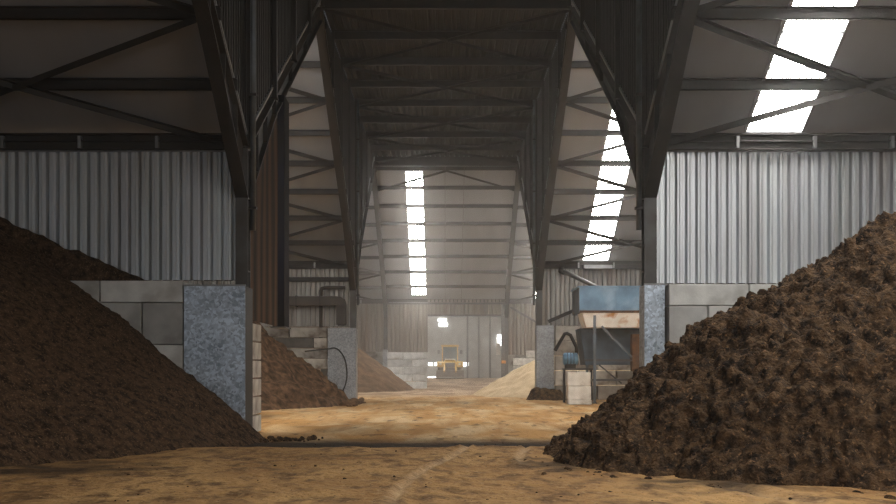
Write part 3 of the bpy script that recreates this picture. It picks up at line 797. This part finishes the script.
tag(t, 'grey pipe slanting down the corrugated wall into the blue hopper', 'pipe')
o = MB().bar((4.3,49.2,3.28),(5.5,49.0,3.8),.10,.14).build('slanting_bar', M['steel']); tag(o, 'dark slanting bar at the corrugated sheet foot beside the hopper', 'bar')
o = MB().box(5.8,7.0,VAL[1]-.62,VAL[1]-.3,5.52,5.66).build('skylight_sill', M['trim']); tag(o, 'pale box sill under the hazy skylight strip above the hopper', 'sill')
o = MB().bar((4.2,VAL[2]-.3,5.3),(6.3,VAL[2]-.3,4.1),.10,.12).build('wall_brace', M['steel_grey']); tag(o, 'hazy slanting brace on the end wall above the sandy heap', 'brace')
o = MB().box(3.62,3.9,D-.5,D-.36,1.62,1.82).box(3.66,3.72,D-.53,D-.5,1.68,1.76).build('orange_box', M['orange'], bevel=.02); tag(o, 'small orange box on the far doorway edge', 'box')
o = MB().box(3.35,3.62,D+1.2,D+1.3,2.2,3.0).build('pale_panel', M['white']); tag(o, 'pale panel just inside the far doorway edge', 'panel')

# ------------------------------------------------------------------ wheel loader far inside
t = empty('wheel_loader', (0.33, 97.2, ramp_z(97.2)+.02)); t.scale = (.92,.92,.92)
def loader():
    def wheel(x, y):
        w = MB().tube([(x-.24,y,.62),(x-.20,y,.62),(x+.20,y,.62),(x+.24,y,.62)], [.5,.62,.62,.5], 24).build('wheel', M['rubber'], t, smooth=True)
        for sx in (-.25,.25): MB().tube([(x+sx-.01,y,.62),(x+sx+.01,y,.62)], .3, 16).build('hub', M['yellow'], w)
    for x in (-.85,.85):
        for y in (-1.2, 1.5): wheel(x, y)
    MB().box(-.55,.55,-1.4,2.6,.55,1.05).build('chassis', M['grille'], t, bevel=.04)
    MB().prism_x([(-.9,1.0),(-1.6,1.0),(-1.65,1.45),(-1.1,1.68),(-.2,1.68),(-.2,1.0)], -.5, .5).build('front_hood', M['yellow'], t, bevel=.04)
    MB().box(-.42,.42,-1.70,-1.63,1.02,1.40).build('grille', M['grille'], t)
    MB().box(-.46,.46,-1.45,-1.15,1.66,1.76).build('light_bar', M['white'], t)
    MB().box(-.55,.55,.6,2.7,1.0,1.75).build('engine_cover', M['yellow'], t, bevel=.05)
    for x in (-.85,.85):
        MB().prism_x([(-1.85,1.0),(-1.85,1.42),(-1.7,1.52),(-.6,1.52),(-.5,1.3),(-.6,1.25),(-1.7,1.30)], x-.32, x+.32).build('fender', M['yellow'], t, bevel=.02)
        MB().tube([(x,-1.90,1.30),(x,-1.84,1.30)], .12, 14).build('headlamp', M['lamp'], t)
        MB().bar((x*.55,-.9,1.5),(x*.6,-2.4,.6),.14,.24).build('lift_arm', M['yellow'], t)
    # cab: posts, roof, glass
    cab = MB().box(-.72,.72,-.3,1.2,1.05,1.25).build('cab', M['yellow'], t)
    for x in (-.68,.68):
        for y in (-.26,1.14): MB().box(x-.05,x+.05,y-.05,y+.05,1.25,2.85).build('cab_post', M['yellow'], cab)
        MB().box(x-.015,x+.015,-.2,1.1,1.28,2.82).build('side_window', M['glass'], cab)
    MB().box(-.80,.80,-.42,1.28,2.85,3.02).build('cab_roof', M['yellow'], cab, bevel=.03)
    MB().box(-.63,.63,-.28,-.26,1.28,2.82).build('windscreen', M['glass'], cab)
    MB().box(-.03,.03,-.31,-.285,1.3,2.8).build('wiper_post', M['grille'], cab)
    for x in (-1.0,1.0):
        MB().box(x-.12,x+.12,-.35,-.30,2.2,2.55).bar((x*.72,-.3,2.6),(x,-.32,2.5),.03,.03).build('mirror', M['grille'], cab)
    # bucket lowered to the ground
    b = MB(); pr = [(-2.3,.75),(-2.3,.1),(-3.2,.0),(-3.25,.04),(-2.38,.16),(-2.36,.72)]
    b.prism_x(pr, -1.25, 1.25)
    for x in (-1.25,1.21): b.prism_x([(-2.3,.75),(-2.3,.08),(-3.2,.02)], x, x+.04)
    b.build('bucket', M['bucket'], t)
loader()
tag(t, 'yellow wheel loader parked beyond the far doorway with its bucket lowered', 'wheel loader')

# ------------------------------------------------------------------ haze
def haze(y0, y1, dens, label):
    me = MB().box(-XW+.02, XW-.02, y0, y1, -.4, 13.1).mesh('haze')
    m = bpy.data.materials.new('dust_haze'); m.use_nodes = True; N = m.node_tree.nodes; L = m.node_tree.links
    for n in list(N):
        if n.type == 'BSDF_PRINCIPLED': N.remove(n)
    v = N.new('ShaderNodeVolumeScatter'); v.inputs['Color'].default_value = (.95,.92,.87,1); v.inputs['Density'].default_value = dens; v.inputs['Anisotropy'].default_value = .72
    L.new(v.outputs[0], N['Material Output'].inputs['Volume'])
    me.materials.append(m); o = bpy.data.objects.new('haze', me); C.objects.link(o)
    tag(o, label, 'haze', kind='stuff')
haze(-4, 22.4, .0014, 'very thin dust between the two near heaps')
haze(22.45, 57.0, .0014, 'faint dust in the air between the near and the second frames')
haze(57.05, 103.5, .0095, 'pale dusty haze filling the far part of the hall')

# ------------------------------------------------------------------ light, camera
w = bpy.data.worlds.new('World'); bpy.context.scene.world = w; w.use_nodes = True
bg = w.node_tree.nodes['Background']; bg.inputs[0].default_value = (.80,.90,1.0,1); bg.inputs[1].default_value = .46

cam = bpy.data.cameras.new('Camera'); co = bpy.data.objects.new('Camera', cam); C.objects.link(co)
co.location = (0, 0, CAMH); co.rotation_euler = (R(90), 0, 0)
cam.sensor_width = 36; cam.lens = 36*F/896; cam.shift_x = 2/896; cam.shift_y = (368-252)/896
cam.clip_end = 400; cam.clip_start = .05
sc = bpy.context.scene; sc.camera = co
sc.view_settings.view_transform = 'Standard'; sc.view_settings.look = 'None'; sc.view_settings.gamma = 1
sc.view_settings.exposure = 0.0; sc.view_settings.use_curve_mapping = False
cy = sc.cycles
cy.use_denoising = True; cy.max_bounces = 6; cy.diffuse_bounces = 4; cy.glossy_bounces = 3; cy.volume_bounces = 1
cy.sample_clamp_indirect = 6; cy.volume_step_rate = 1; cy.denoising_prefilter = 'NONE'
